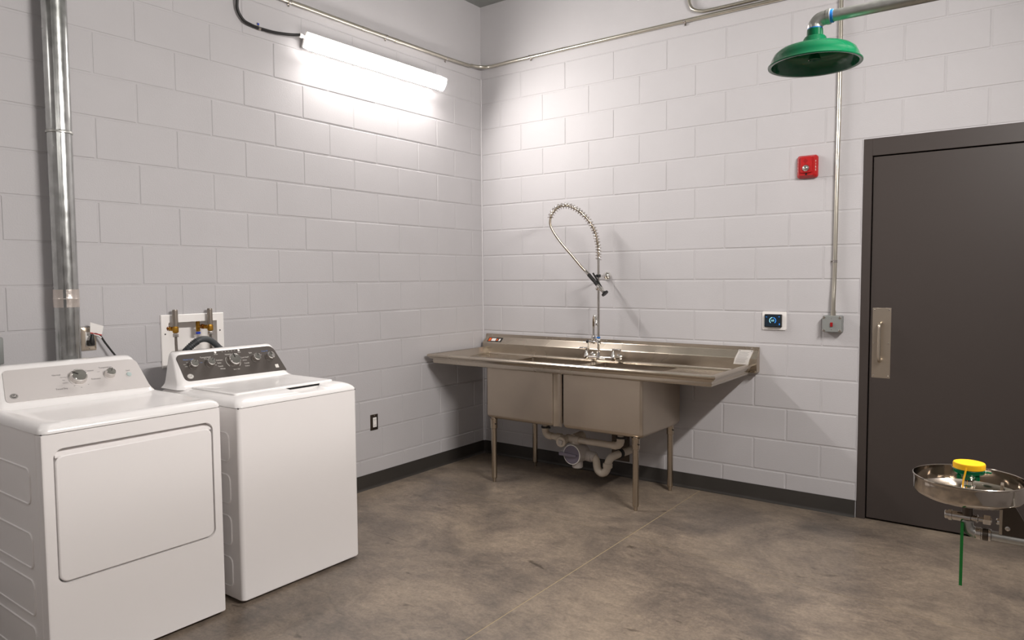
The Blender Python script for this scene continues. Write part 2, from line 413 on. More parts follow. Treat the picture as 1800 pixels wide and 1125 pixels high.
for x in (.50, 1.75, 2.9): strap(ct, (x, -.02, cz+.005), (1, 0, 0), (0, -1, 0), .0128)
for y in (-1.25, -.95): part('coupling', MB().cyl((.02, y-.03, cz-.02), (.02, y+.03, cz-.02), .0148, n=14), 'emt', ct)
part('coupling', MB().cyl((.74, -.02, cz+.005), (.80, -.02, cz+.005), .0148, n=14), 'emt', ct)
ct = thing('conduit', (1.8, -.02, 3.15), 'short conduit dropping from above and bending along the back wall', 'conduit')
part('tube', MB().tube(smooth_path([(1.772, -.02, CEIL), (1.773, -.02, 3.32), (1.7776, -.02, 3.2639), (1.80, -.02, 3.205), (1.86, -.02, 3.1755), (1.95, -.02, 3.168), (2.4, -.02, 3.168), (XR, -.02, 3.172)], 6), .0105, 12), 'emt', ct)
vt = thing('conduit', (2.705, -.02, 1.21), 'vertical conduit dropping to the grey switch box beside the door', 'conduit')
part('tube', MB().tube(smooth_path([(2.7125, -.018, 3.1), (2.7125, -.018, 2.5), (2.7075, -.018, 2.0), (2.7052, -.018, 1.53), (2.704, -.021, 1.40), (2.7035, -.03, 1.31), (2.7035, -.032, 1.24), (2.7035, -.032, 1.20)], 4), .0118, 14), 'emt', vt)
strap(vt, (2.7052, -.018, 1.53), (0, 0, -1), (0, -1, 0), .0118)
part('connector', MB().cyl((2.7035, -.032, 1.206), (2.7035, -.032, 1.236), .0145, n=14), 'emt', vt)
# switch box
t = thing('switch_box', (2.7, 0, 1.106), 'grey cast metal switch box with small red toggle at the conduit end', 'switch')
part('box', MB().box((2.647, -.05, 1.108), (2.757, .0, 1.208), .008, 3), 'grey_box', t)
part('cover', MB().box((2.649, -.058, 1.110), (2.755, -.049, 1.206), .004, 2), 'grey_box', t)
tg = part('toggle', MB().box((2.694, -.068, 1.142), (2.708, -.056, 1.168), .003, 2), 'red_dark', t, 'red toggle')
for x in (2.658, 2.746):
    for z in (1.119, 1.197): part('screw', MB().lathe((x, -.057, z), (0, -1, 0), [(.0085, 0), (.0075, .004), (.004, .005), (.004, .003)], 12), 'chrome_satin', t)
for z in (1.124, 1.19): part('screw', MB().lathe((2.701, -.057, z), (0, -1, 0), [(.003, 0), (.0025, .002)], 8), 'chrome', t)
# thermostat
t = thing('thermostat', (2.352, 0, 1.107), 'black touchscreen thermostat on a white wall plate', 'thermostat')
part('wall_plate', MB().prism(rrect(2.2785, 2.426, 1.108, 1.223, .008), lambda u, v, d: Vector((u, d, v)), .001, -.008), 'white_plastic', t)
part('body', MB().box((2.297, -.03, 1.124), (2.402, -.007, 1.206), .005, 3), 'black_plastic', t)
sc = part('screen', MB().box((2.302, -.0308, 1.131), (2.397, -.0298, 1.201), 0), 'screen', t, 'dark screen with a blue ring')
def arc(a0, a1, c=(2.3495, 1.167), r=.019, wd=.0022):
    n = 18; A = [a0+(a1-a0)*i/n for i in range(n+1)]
    rs = [[Vector((c[0]+q*math.cos(a), -.0311, c[1]+q*math.sin(a))) for a in A] for q in (r-wd, r+wd)]
    m_ = MB(); m_.rings(rs, False, False, False); return m_
part('ring', arc(math.radians(-50), math.radians(80)), 'screen_blue', sc); part('ring', arc(math.radians(95), math.radians(230)), 'screen_cyan', sc)
part('readout', text_mb(MB(), '68', .019, (2.3495, -.0309, 1.167), (1, 0, 0), (0, 0, 1)), 'screen_cyan', sc)
for (xa, xb, za, zb_) in ((2.386, 2.391, 1.189, 1.194), (2.306, 2.316, 1.188, 1.190), (2.388, 2.393, 1.14, 1.15)): part('icon', MB().box((xa, -.0312, za), (xb, -.0307, zb_)), 'screen_blue', sc)
# fire alarm strobe
t = thing('alarm_strobe', (2.537, 0, 2.033), 'red fire alarm strobe on the wall left of the door', 'alarm')
mb = MB(); F = lambda poly, d: [Vector((u, -d, v)) for u, v in poly]
mb.rings([F(rrect(2.480, 2.598, 2.036, 2.172, .016), 0), F(rrect(2.480, 2.598, 2.036, 2.172, .016), .016), F(rrect(2.484, 2.594, 2.040, 2.168, .014), .022), F(rrect(2.496, 2.582, 2.050, 2.160, .012), .042)])
part('housing', mb, 'red', t)
mb = MB(); mb.rings([F(rrect(2.506, 2.572, 2.064, 2.160, .009), .040), F(rrect(2.506, 2.572, 2.064, 2.160, .009), .052), F(rrect(2.509, 2.569, 2.067, 2.157, .008), .055)]); fp = part('face', mb, 'red', t)
mb = MB().lathe((2.5385, -.054, 2.092), (0, -1, 0), [(.020, 0), (.020, .003), (.0175, .009), (.011, .014), (.004, .016)], 20); part('flash_lens', mb, 'chrome', fp, 'clear flash lens over a bright reflector')
part('lens_rim', MB().lathe((2.5385, -.053, 2.092), (0, -1, 0), [(.0235, 0), (.0235, .004), (.0205, .005)], 20), 'red_dark', fp)
part('speaker_hole', MB().prism([(2.5365, 2.118), (2.551, 2.134), (2.5365, 2.150), (2.522, 2.134)], lambda u, v, d: Vector((u, d, v)), -.0545, -.0556), 'red_dark', fp)
part('slot', MB().box((2.534, -.046, 2.052), (2.543, -.04, 2.062)), 'dark_gap', t)
mb = MB()
for i, ch in enumerate('FIRE'):
    z = 2.132-i*.0175
    n = Vector((.02, -.012, 0)).normalized(); R = Vector((.012, .02, 0)).normalized()
    text_mb(mb, ch, .0165, (2.589, -.0315, z), R, (0, 0, 1), thick=.0012)
    R2 = Vector((.012, -.02, 0)).normalized(); text_mb(mb, ch, .0165, (2.489, -.0315, z), R2, (0, 0, 1), thick=.0012)
part('lettering', mb, 'ink_white', t, 'FIRE in white letters down both sides')

# ------------------------------------------------------------------ sink
sk = thing('steel_sink', (1.15, -.37, 0), 'two bowl stainless steel sink with drainboards on four legs', 'sink')
DZ = .836
X0, X1, YFR = .078, 2.206, -.688
bowls = ((.557, 1.127), (1.19, 1.768)); BY0, BY1 = -.668, -.088
mb = MB(); xs = [X0-.01, bowls[0][0]+.012, bowls[0][1]-.012, bowls[1][0]+.012, bowls[1][1]-.012, X1+.01]; ys = [YFR-.005, BY0+.012, BY1-.012, -.052]
for i in range(5):
    for j in range(3):
        if j == 1 and i in (1, 3): continue
        mb.box((xs[i], ys[j], DZ-.003), (xs[i+1], ys[j+1], DZ))
bmesh.ops.remove_doubles(mb.bm, verts=mb.bm.verts, dist=1e-5)
part('drainboard', mb, 'steel', sk)
for (a, b) in bowls:
    mb = MB(); R = lambda i, z, r: [Vector((x, y, z)) for x, y in rrect(a+i, b-i, BY0+i, BY1-i, r, 5)]
    mb.rings([R(0, DZ-.003, .02), R(0, .485, .02), R(.004, .470, .022), R(.014, .459, .03), R(.03, .4555, .03), R(.2, .449, .02)], cap0=False)
    mb.rings([R(.003, DZ-.002, .02), R(.003, .487, .02), R(.018, .463, .03), R(.2, .452, .02)], cap0=False)
    bo = part('bowl', mb, 'steel_brushed', sk)
    cxb, cyb = (a+b)/2+.012, -.38
    part('drain', MB().lathe((cxb, cyb, .4535), (0, 0, 1), [(.045, 0), (.045, .002), (.03, .0025), (.03, -.004)], 20), 'chrome_satin', bo)
part('filler_strip', MB().rings([[Vector((x, -.668+.016*math.sin(PI*(x-1.125)/.067), z)) for x in [1.125+.067*i/8 for i in range(9)]] for z in (.462, .815)], False, False, False), 'steel_brushed', sk, 'recessed strip between the two bowls')
# rolled rim swept around the three free sides
prof = [(-.010, .8355), (-.006, .846), (-.002, .868), (.003, .878), (.011, .8835), (.021, .8845), (.031, .881), (.037, .873), (.035, .864), (.026, .8585), (.022, .8565), (.018, .852), (.0165, .846), (.0165, .832), (.014, .822), (.006, .8175), (-.008, .8175)]
prof = [(d, z+(.0055 if z > .8566 else 0)) for d, z in prof]
def rimpt(corner, d, z):
    sd = d-(.026 if z < .855 else 0)           # the apron stands further back along the two ends
    x0, x1, yf = X0-sd, X1+d-(.008 if z < .855 else 0), YFR-d
    return Vector({0: (x0, -.052, z), 1: (x0, yf, z), 2: (x1, yf, z), 3: (x1, -.052, z)}[corner])
mb = MB(); mb.rings([[rimpt(c, d, z) for d, z in prof] for c in range(4)], False, False, False)
part('rolled_rim', mb, 'steel', sk, ang=30)
# backsplash
bp = [(-.0015, .9925), (-.0045, .9925), (-.0045, .968), (-.0075, .9635), (-.047, .9255), (-.0515, .919), (-.0525, .853), (-.055, .844), (-.062, .8375), (-.075, .836), (-.075, .8335), (-.0015, .8335)]
mb = MB(); mb.rings([[Vector((x, y, z)) for y, z in bp] for x in (.040, 2.2615)])
bs = part('backsplash', mb, 'steel', sk, ang=25)
for x, z in ((.103, .981), (.633, .981), (1.16, .982), (1.686, .983), (2.214, .981)):
    part('screw', MB().lathe((x, -.0045, z), (0, -1, 0), [(.0055, 0), (.005, .003), (.002, .0042)], 10), 'chrome', bs)
for x in (.0405, 2.2605):
    part('end_plate', MB().prism([(-.001, .992), (-.006, .992), (-.008, .964), (-.054, .922), (-.056, .842), (-.05, .836), (-.001, .836)], lambda u, v, d: Vector((d, u, v)), x-.002, x+.002), 'steel_brushed', bs)
# warning sticker on the sloping face
def slope(x, v): return Vector((x, -.0075-.0395*v-.0002, .9635-.038*v))
nrm = Vector((0, -.038, .0395)).normalized()
def flat(name, m, x0, x1, v0, v1, h, par, sh=0.):
    mb_ = MB(); q = [slope(x0+sh*v0, v0), slope(x1+sh*v0, v0), slope(x1+sh*v1, v1), slope(x0+sh*v1, v1)]
    mb_.rings([[p+nrm*.0001 for p in q], [p+nrm*h for p in q]]); return part(name, mb_, m, par)
stk = flat('warning_label', 'black_plastic', .072, .215, .02, .86, .0006, sk, 0); stk['label'] = 'black warning sticker with orange and white symbols'
flat('symbol', 'orange', .080, .103, .15, .75, .001, stk); flat('symbol', 'white_card', .109, .152, .2, .7, .001, stk); flat('symbol', 'orange', .160, .172, .25, .65, .001, stk); flat('symbol', 'white_card', .182, .198, .25, .68, .001, stk)
# legs
for (x, y) in ((.607, -.645), (1.714, -.645), (.607, -.133), (1.714, -.133)):
    lg = part('leg', MB().lathe((x, y, .025), (0, 0, 1), [(.015, 0), (.0185, .004), (.0195, .012), (.0195, .44)], 20), 'steel_leg', sk)
    part('socket', MB().lathe((x, y, .385), (0, 0, 1), [(.0215, 0), (.0248, .002), (.0248, .06), (.028, .072)], 20), 'steel_leg', lg)
    part('foot', MB().lathe((x, y, 0), (0, 0, 1), [(.0105, 0), (.012, .002), (.0125, .02), (.0135, .022), (.0135, .03)], 16), 'steel_leg', lg)
    part('set_screw', MB().cyl((x+.02, y-.012, .42), (x+.030, y-.016, .42), .004, n=8), 'dark_gap', lg)
# card
cdm = MB(); cols = []
n = 8
def cardp(u, v):      # u 0..1 across, v 0..1 down; hangs on the sloping face and bends over its lower edge
    x = 2.131+.096*u-.016*v; z = .9715-.089*v
    y = -.0105-max(0, (.9635-z))*.98 if z > .9215 else -.0545-.004*math.sin((.9215-z)/.04*PI/2)
    return Vector((x, min(y, -.0105)-.002-.004*v, z))
cdm.rings([[cardp(u/4, v/n)+Vector((0, 0, 0)) for u in range(5)] for v in range(n+1)], False, False, False)
bmesh.ops.solidify(cdm.bm, geom=cdm.bm.faces[:], thickness=.0007)
cd = solo('instruction_card', cdm, 'white_card', 'white printed card hanging at the right end of the sink backsplash', 'card')
mb = MB()
for i in range(11):
    v = .17+.07*i; u1 = random.uniform(.7, .9)
    a, b, c2, d2 = cardp(.12, v), cardp(u1, v), cardp(u1, v+.022), cardp(.12, v+.022)
    o_ = Vector((0, -.0012, .0006)); mb.rings([[a+o_, b+o_], [d2+o_, c2+o_]], False, False, False)
o = part('print', mb, 'ink_grey', cd)
for u in (.1, .9): part('pin', MB().lathe(cardp(u, .06), (0, -1, .8), [(.004, 0), (.0035, .0016)], 10), 'plate_dark', cd)

# ------------------------------------------------------------------ pre-rinse faucet
fc = thing('pre_rinse_faucet', (1.166, -.14, .86), 'chrome pre-rinse faucet with tall spring hose at the sink back', 'faucet')
FX, FY, FZ = 1.166, -.14, .873
part('bridge', MB().cyl((1.075, FY, FZ), (1.28, FY, FZ), .0105, n=14).lathe((FX, FY, FZ-.014), (0, 0, 1), [(.012, 0), (.017, .006), (.017, .022), (.013, .034), (.0125, .06)], 16), 'chrome', fc)
for sx, x in ((-1, 1.068), (1, 1.284)):
    vb = part('valve', MB().lathe((x, FY, FZ-.016), (0, 0, 1), [(.010, 0), (.019, .006), (.021, .02), (.017, .036), (.012, .046), (.012, .058), (.008, .066), (.007, .074)], 16).cyl((x, FY, FZ), (x, -.060, FZ), .0125, n=14).sphere((x, FY, FZ), .0205), 'chrome', fc)
    part('escutcheon', MB().lathe((x, -.0525, FZ), (0, -1, 0), [(.026, 0), (.025, .006), (.017, .013), (.014, .02)], 20), 'chrome', vb)
    hd = (Vector((-1, -.15, .02)) if sx < 0 else Vector((1, .12, 0))).normalized(); h0 = Vector((x, FY, FZ+.062))
    part('lever_handle', MB().lathe(h0-Vector((0, 0, .01)), (0, 0, 1), [(.009, 0), (.010, .012), (.008, .02)], 12).tube([h0, h0+hd*.03, h0+hd*.058], [.0065, .0085, .0075], 10), 'chrome', vb)
part('riser', MB().cyl((FX, FY, FZ+.03), (FX, FY, 1.585), .009, n=16), 'chrome_satin', fc)
part('riser_coupling', MB().lathe((FX, FY, .965), (0, 0, 1), [(.0105, 0), (.016, .004), (.0165, .03), (.0145, .04), (.0105, .044)], 16), 'chrome', fc)
part('blue_band', MB().cyl((FX, FY, 1.012), (FX, FY, 1.022), .0128, n=16), 'blue_tape', fc, 'blue tape band')
arm = part('side_outlet', MB().cyl((FX, FY, .984), (1.090, FY-.012, .984), .0105, n=14).cyl((1.09, FY-.012, .99), (1.09, FY-.012, .925), .0095, n=12).sphere((1.128, FY-.006, .985), .017), 'chrome', fc)
part('cap', MB().sphere((1.085, FY-.014, .986), .0135), 'black_plastic', arm)
part('gooseneck', MB().lathe((1.128, FY-.006, .99), (0, 0, 1), [(.014, 0), (.0165, .008), (.0165, .03), (.012, .042)], 14).tube(smooth_path([(1.128, FY-.006, 1.02), (1.128, FY-.006, 1.06), (1.130, FY-.008, 1.10), (1.138, FY-.02, 1.145), (1.152, FY-.035, 1.172), (1.168, FY-.048, 1.170), (1.180, FY-.056, 1.145), (1.184, FY-.06, 1.12)], 5), .0088, 12).lathe((1.184, FY-.06, 1.125), (0, 0, -1), [(.0095, 0), (.012, .004), (.012, .018), (.009, .02)], 12), 'chrome', fc)
br = part('wall_bracket', MB().cyl((FX-.004, FY, 1.4555), (1.160, -.01, 1.4555), .0055, n=10).lathe((1.1585, 0, 1.4555), (0, -1, 0), [(.031, 0), (.030, .008), (.024, .018), (.012, .026), (.007, .03)], 22), 'chrome', fc)
part('clamp', MB().cyl((FX, FY, 1.445), (FX, FY, 1.466), .0165, n=14).box((FX-.03, FY-.006, 1.449), (FX-.01, FY+.006, 1.462)), 'black_plastic', br)
hp = smooth_path([(FX, FY, 1.57), (1.165, -.138, 1.637), (1.159, -.144, 1.697), (1.146, -.154, 1.765), (1.125, -.172, 1.821), (1.097, -.196, 1.869), (1.059, -.227, 1.913), (1.022, -.258, 1.941), (.988, -.287, 1.951), (.954, -.315, 1.945), (.93, -.336, 1.922), (.911, -.352, 1.89), (.902, -.359, 1.85), (.903, -.358, 1.814), (.917, -.347, 1.774), (.941, -.328, 1.726), (.978, -.30, 1.666), (1.019, -.268, 1.606), (1.059, -.238, 1.545), (1.09, -.215, 1.501), (1.108, -.202, 1.484)], 6)
part('hose', MB().tube(hp, .0082, 10), 'steel_leg', fc)
# spring: helix around the first part of the hose
def helix(path, n0, n1, turns, r, per=14):
    P = path[n0:n1]; T = [(P[min(i+1, len(P)-1)]-P[max(i-1, 0)]).normalized() for i in range(len(P))]
    cum = [0]
    for a, b in zip(P, P[1:]): cum.append(cum[-1]+(b-a).length)
    tot = cum[-1]; out = []; t = T[0].orthogonal().normalized(); frames = []
    for i in range(len(P)):
        t = (t-T[i]*t.dot(T[i])).normalized(); frames.append((t.copy(), T[i].cross(t)))
    N = turns*per; i = 0
    for k in range(N+1):
        s_ = tot*k/N
        while i < len(P)-2 and cum[i+1] < s_: i += 1
        f = (s_-cum[i])/max(1e-9, cum[i+1]-cum[i]); p = P[i].lerp(P[i+1], f); a = 2*PI*k/per
        t0 = frames[i][0].lerp(frames[i+1][0], f); q0 = frames[i][1].lerp(frames[i+1][1], f)
        out.append(p+(t0*math.cos(a)+q0*math.sin(a))*r)
    return out
part('spring', MB().tube(helix(hp, 0, 6*11+5, 31, .0195), .0031, 6), 'chrome_satin', fc, 'open coil spring around the hose')
# spray valve
a0, a1 = Vector((1.098, -.207, 1.493)), Vector((1.262, -.200, 1.322)); dv = (a1-a0).normalized()
L_ = (a1-a0).length
part('grip', MB().lathe(a0+dv*.035, dv, [(.010, 0), (.0135, .004), (.0135, .062), (.0115, .066), (.0115, .072), (.0145, .075), (.0145, .105), (.011, .109)], 14), 'black_rubber', fc, 'black rubber grip')
part('ferrule', MB().lathe(a0, dv, [(.0095, 0), (.0105, .004), (.0125, .036)], 14), 'chrome_satin', fc)
side = Vector((0, -1, 0)).cross(dv).normalized()
sv = part('spray_valve', MB().lathe(a0+dv*.138, dv, [(.012, 0), (.015, .004), (.016, .04), (.012, .055), (.012, .07)], 14).cyl(a0+dv*.155-side*.028, a0+dv*.155+side*.0, .0115, n=12), 'chrome', fc)
part('spray_face', MB().lathe(a0+dv*.205, dv, [(.010, 0), (.012, .006), (.026, .012), (.026, .022), (.018, .024)], 18), 'black_plastic', sv)
l0 = a0+dv*.165+side*.012; l1 = a0+dv*.055+side*.032
if (l0-side*.1).z > l0.z: pass
part('squeeze_lever', MB().tube([l0+dv*.02-side*.004, l0, l0.lerp(l1, .5), l1], [.006, .0065, .0065, .006], 8), 'black_plastic', sv)

# ------------------------------------------------------------------ drain plumbing below the sink
pl = thing('drain_plumbing', (1.15, -.36, .08), 'white plastic drain pipes and trap hanging under the sink bowls', 'pipes')
PY = -.38; PZ = .318
def fit(p, d, r=.030, l=.045): return MB().lathe(Vector(p)-Vector(d).normalized()*l/2, d, [(r*.93, 0), (r, .003), (r, l-.003), (r*.93, l)], 18)
for xd, s_ in ((.868, 1), (1.470, -1)):
    part('tailpiece', MB().cyl((xd, PY, .455), (xd, PY, .36), .0205, n=16).lathe((xd, PY, .405), (0, 0, 1), [(.031, 0), (.033, .003), (.033, .024), (.024, .03)], 16), 'pvc', pl)
    part('elbow', MB().tube([(xd, PY, .375), (xd, PY, .352), (xd+s_*.006, PY, .335), (xd+s_*.018, PY, .323), (xd+s_*.035, PY, PZ), (xd+s_*.06, PY, PZ)], .0265, 14), 'pvc', pl)
    part('clamp', MB().cyl((xd, PY, .372), (xd, PY, .384), .0305, n=16).box((xd+.025, PY-.012, .372), (xd+.045, PY, .384)), 'black_rubber', pl)
part('pipe', MB().cyl((.915, PY, PZ), (1.43, PY, PZ), .0225, n=18), 'pvc', pl)
part('coupling', fit((.985, PY, PZ), (1, 0, 0), .0285, .05), 'pvc', pl)
te = part('tee', MB().lathe((1.045, PY, PZ), (1, 0, 0), [(.029, 0), (.031, .003), (.031, .105), (.029, .108)], 18).cyl((1.06, PY, PZ), (1.045, PY-.07, PZ-.012), .0285, n=18).cyl((1.10, PY, PZ), (1.12, PY+.09, PZ+.01), .036, n=18).cyl((1.115, PY, PZ), (1.13, PY, .24), .031, n=18), 'pvc', pl)
c0 = Vector((1.045, PY-.068, PZ-.012)); cdv = Vector((.15, -.98, -.02)).normalized()
part('cleanout_plug', MB().lathe(c0, cdv, [(.037, -.012), (.037, .008), (.034, .012)], 20), 'pvc', te)
nb = MB(); t1 = cdv.cross(Vector((0, 0, 1))).normalized(); t2 = t1.cross(cdv)
nb.rings([[c0+cdv*h+(t1*math.cos(a)+t2*math.sin(a))*.021 for a in (PI/4+.2, 3*PI/4+.2, 5*PI/4+.2, 7*PI/4+.2)] for h in (.01, .024)]); part('plug_nut', nb, 'pvc_grey', te)
# strainer body with clear lid
bc = Vector((1.135, -.36, .225)); ld = Vector((-.06, -1, .03)).normalized()
part('strainer_body', MB().lathe(bc-ld*.05, ld, [(.05, 0), (.064, .01), (.066, .05), (.066, .125), (.068, .128), (.068, .136)], 26).lathe(bc+Vector((.0, -.02, -.05)), (0, 0, -1), [(.038, 0), (.038, .045), (.034, .05)], 18).cyl(bc+Vector((.02, .01, -.01)), bc+Vector((.10, .01, -.018)), .038, n=18), 'pvc_grey', pl)
lc = bc+ld*.088
lid = part('strainer_lid', MB().lathe(lc, ld, [(.064, -.004), (.063, .004), (.058, .007)], 26), 'clear_lid', pl, 'smoky clear lid')
part('lid_ring', MB().tube([lc+(ld.orthogonal().normalized()*math.cos(a)+ld.cross(ld.orthogonal().normalized())*math.sin(a))*.066 for a in [2*PI*i/28 for i in range(29)]], .0035, 6), 'white_plastic', pl)
hs = ld.cross(Vector((0, 0, 1))).normalized(); hm = MB(); hh = Vector((0, 0, 1)); sgn = -1 if hs.x > 0 else 1
hm.rings([[lc+hs*sgn*u+hh*v+ld*d for u, v in ((-.05, -.007), (.088, -.012), (.092, .0), (.088, .012), (-.05, .007))] for d in (.006, .026)])
part('lid_handle', hm, 'clear_lid', lid)
tp = smooth_path([(1.225, -.35, .212), (1.252, -.35, .205), (1.268, -.35, .180), (1.272, -.35, .150), (1.283, -.35, .120), (1.308, -.345, .104), (1.334, -.34, .118), (1.347, -.335, .150), (1.352, -.33, .185), (1.362, -.31, .212), (1.375, -.27, .222), (1.385, -.22, .226), (1.395, -.14, .226), (1.395, -.004, .226)], 5)
part('trap', MB().tube(tp, .0265, 16), 'pvc', pl)
part('trap_collar', fit((1.242, -.35, .209), (1, 0, -.3), .034, .03), 'pvc_grey', pl)
part('trap_collar', fit((1.348, -.335, .160), (.05, .05, 1), .033, .03), 'pvc', pl)
part('coupling_band', fit((1.383, -.225, .226), (.15, 1, 0), .034, .03), 'black_rubber', pl)
wp = solo('access_plate', MB().box((1.20, -.004, .112), (1.342, .0005, .31), .001, 1), 'plate_dark', 'dark metal plate on the wall behind the sink drain pipe', 'plate')

# ------------------------------------------------------------------ laundry machines
def machine_body(t, y0, y1, xf, ztop, foot=.014):
    mb_ = MB(); R = lambda i, z: [Vector((x, y, z)) for x, y in rrect(.205+i, xf-i, y0+i, y1-i, [.018, .01, .01, .018], 4)]
    mb_.rings([R(.004, foot), R(0, foot+.006), R(0, ztop)])
    b_ = part('cabinet', mb_, 'enamel_satin', t)
    for x in (.26, xf-.06):
        for y in (y0+.06, y1-.06): part('foot', MB().cyl((x, y, 0), (x, y, foot+.004), .02, n=12), 'black_rubber', t)
    return b_
def emboss(t, y, rects):
    for (a, b, c, d) in rects:
        poly = rrect(a, b, c, d, .028, 5); q = [Vector((u, y-.0005, v)) for u, v in poly]
        part('side_emboss', MB().tube(q+[q[0]], .0042, 6, False), 'enamel_satin', t)
        part('side_panel', MB().prism(rrect(a+.004, b-.004, c+.004, d-.004, .024, 5), lambda u, v, e: Vector((u, e, v)), y+.002, y-.0012), 'enamel_satin', t)
def console(t, y0, y1, levels, m='enamel'):
    mb_ = MB(); rs = []
    for (z, xf, iy, rad) in levels:
        rs.append([Vector((x, y, z)) for x, y in rrect(.215, xf, y0+iy, y1-iy, [rad, .01, .01, rad], 5)])
    mb_.rings(rs); return part('console', mb_, m, t)
class Panel:
    def __init__(s, p0, p1): 
        s.o = Vector((p0[0], 0, p0[1])); s.t = Vector((p1[0]-p0[0], 0, p1[1]-p0[1])).normalized(); s.n = Vector((s.t.z, 0, -s.t.x))
    def at(s, y, v, h=0): return s.o+s.t*v+s.n*h+Vector((0, y, 0))
def knob(t, pn, y, v, r, m, ang=0., big=False):
    o_ = pn.at(y, v, .0)
    k = part('knob', MB().lathe(o_, pn.n, [(r*1.06, 0), (r*1.04, .006), (r, .008), (r*.97, .024), (r*.9, .029), (r*.82, .0305), (r*.78, .029), (r*.1, .0295)], 28), 'chrome', t)
    part('knob_base', MB().lathe(o_, pn.n, [(r*1.14, -.001), (r*1.14, .004), (r*1.06, .005)], 24), m, k)
    yv = Vector((0, 1, 0)); d = yv*math.sin(ang)+pn.t*math.cos(ang); e = yv*math.cos(ang)-pn.t*math.sin(ang); c = o_+pn.n*.029
    part('pointer', MB().rings([[c+d*a+e*b+pn.n*h for a, b in ((r*.2, -r*.05), (r*.95, -r*.05), (r*.95, r*.05), (r*.2, r*.05))] for h in (0, .0022)]), 'chrome_dark', k)
    return k
def face(pn, poly, h0, h1): 
    mb_ = MB(); mb_.rings([[pn.at(y, v, h0) for y, v in poly], [pn.at(y, v, h1) for y, v in poly]]); return mb_
def quad_round(pts, rad, k=5):      # polygon with rounded corners
    out = []; n_ = len(pts)
    for i in range(n_):
        p = Vector(pts[i]); a = Vector(pts[i-1]); b = Vector(pts[(i+1) % n_]); r = rad[i]
        if r <= 0: out.append(tuple(p)); continue
        da, db = (a-p).normalized(), (b-p).normalized()
        for j in range(k+1):
            s_ = j/k; q = (p+da*r)*(1-s_)**2+p*2*s_*(1-s_)+(p+db*r)*s_*s_; out.append(tuple(q))
    return out

# dryer
DY0, DY1, DXF = -3.592, -2.906, .89
t = DRYER = thing('dryer', (.55, -3.249, 0), 'white front loading dryer with pale silver control panel at the left', 'dryer')
machine_body(t, DY0, DY1, DXF-.038, .905)
zb, zt = .014, .904
outer = lambda i: rrect(DY0+i, DY1-i, zb+i*.3, zt, .006, 8)
inner = lambda i: rrect(-3.553+i, -2.944-i, .353+i, .848-i, .035, 8)
mb = MB(); K = lambda poly, x: [Vector((x, y, z)) for y, z in poly]
mb.rings([K(outer(0), DXF-.042), K(outer(0), DXF-.010), K(outer(.0035), DXF-.003), K(outer(.010), DXF), K(inner(0), DXF), K(rrect(-3.5525, -2.9445, .3535, .8475, .035, 8), DXF-.002), K(rrect(-3.551, -2.946, .355, .847, .034, 8), DXF-.034)], cap0=True, cap1=True)
part('front_panel', mb, 'enamel_satin', t)
mb = MB(); dd = lambda i, top=0.: rrect(-3.547+i, -2.950-i, .360+i, .822-i, .03, 8)
mb.rings([K(dd(0), DXF-.0345), K(dd(0), DXF-.003), K(dd(.002), DXF-.0005), K(dd(.005), DXF+.001)])
dd_ = part('dryer_door', mb, 'enamel_satin', t)
mb = MB(); mb.rings([[Vector((x, y, z)) for x, z in ((DXF-.035, .815), (DXF-.004, .815), (DXF-.004, .8215), (DXF-.030, .838), (DXF-.035, .838))] for y in (-3.546, -2.951)]); part('pull_scoop', mb, 'enamel_satin', dd_)
emboss(t, DY0, [(.28, .787, .640, .770), (.28, .787, .403, .530), (.28, .787, .226, .356), (.28, .787, .050, .180)])
mb = MB(); R = lambda i, z, r=.03: [Vector((x, y, z)) for x, y in rrect(.205+i*.3, DXF+.006-i, DY0-.003+i, DY1+.003-i, r, 6)]
mb.rings([R(0, .9065), R(0, .9075), R(.0005, .916), R(.006, .926), (R(.016, .934)), R(.03, .9385), R(.044, .9395), R(.055, .9385), R(.075, .934), R(.10, .9325)])
part('top', mb, 'enamel', t)
part('top_seam', MB().box((.215, DY0+.004, .903), (DXF-.003, DY1-.004, .908)), 'ink_dark', t)
levels = [(.93, .425, .012, .03), (.938, .408, .022, .03), (.950, .397, .030, .03), (.965, .384, .036, .03), (1.03, .329, .048, .03), (1.075, .291, .058, .03), (1.085, .281, .062, .03), (1.0935, .268, .07, .03), (1.097, .25, .082, .03)]
console(t, DY0, DY1, levels)
pn = Panel((.39, .955), (.28, 1.085)); pn.o += pn.n*.0042
cp_ = part('control_panel', face(pn, quad_round([(-2.953, -.002), (-2.9685, .160), (-3.502, .160), (-3.5257, .004)][::1], [.004, .03, .02, .02]), -.008, .0012), 'panel_silver', t, 'pale silver control panel')
knob(t, pn, -3.2375, .0858, .034, 'panel_silver', -1.0); knob(t, pn, -3.1063, .0857, .0215, 'panel_silver', .5)
part('start_button', MB().lathe(pn.at(-3.023, .0772), pn.n, [(.0115, 0), (.011, .004), (.008, .006)], 18), 'start_button', t)
mb = MB(); Rv = (0, 1, 0)
for s_, y, v, sz in (('Normal', -3.3151, .1121, .0105), ('Cottons', -3.1814, .1181, .0105), ('Delicates', -3.1671, .0725, .0105), ('Timed Dry', -3.3134, .0401, .0105), ('Temperature', -3.1113, .1277, .0105), ('Start', -3.0217, .0985, .0095),
        ('More Dry', -3.292, .097, .006), ('Dry', -3.294, .083, .006), ('Less Dry', -3.292, .068, .006), ('Off', -3.2375, .130, .007), ('60', -3.205, .048, .006), ('40', -3.237, .036, .006), ('20', -3.262, .048, .006), ('Low', -3.146, .108, .006)):
    text_mb(mb, s_, sz, pn.at(y, v, .0012), Rv, pn.t)
part('lettering', mb, 'ink_dark', cp_)
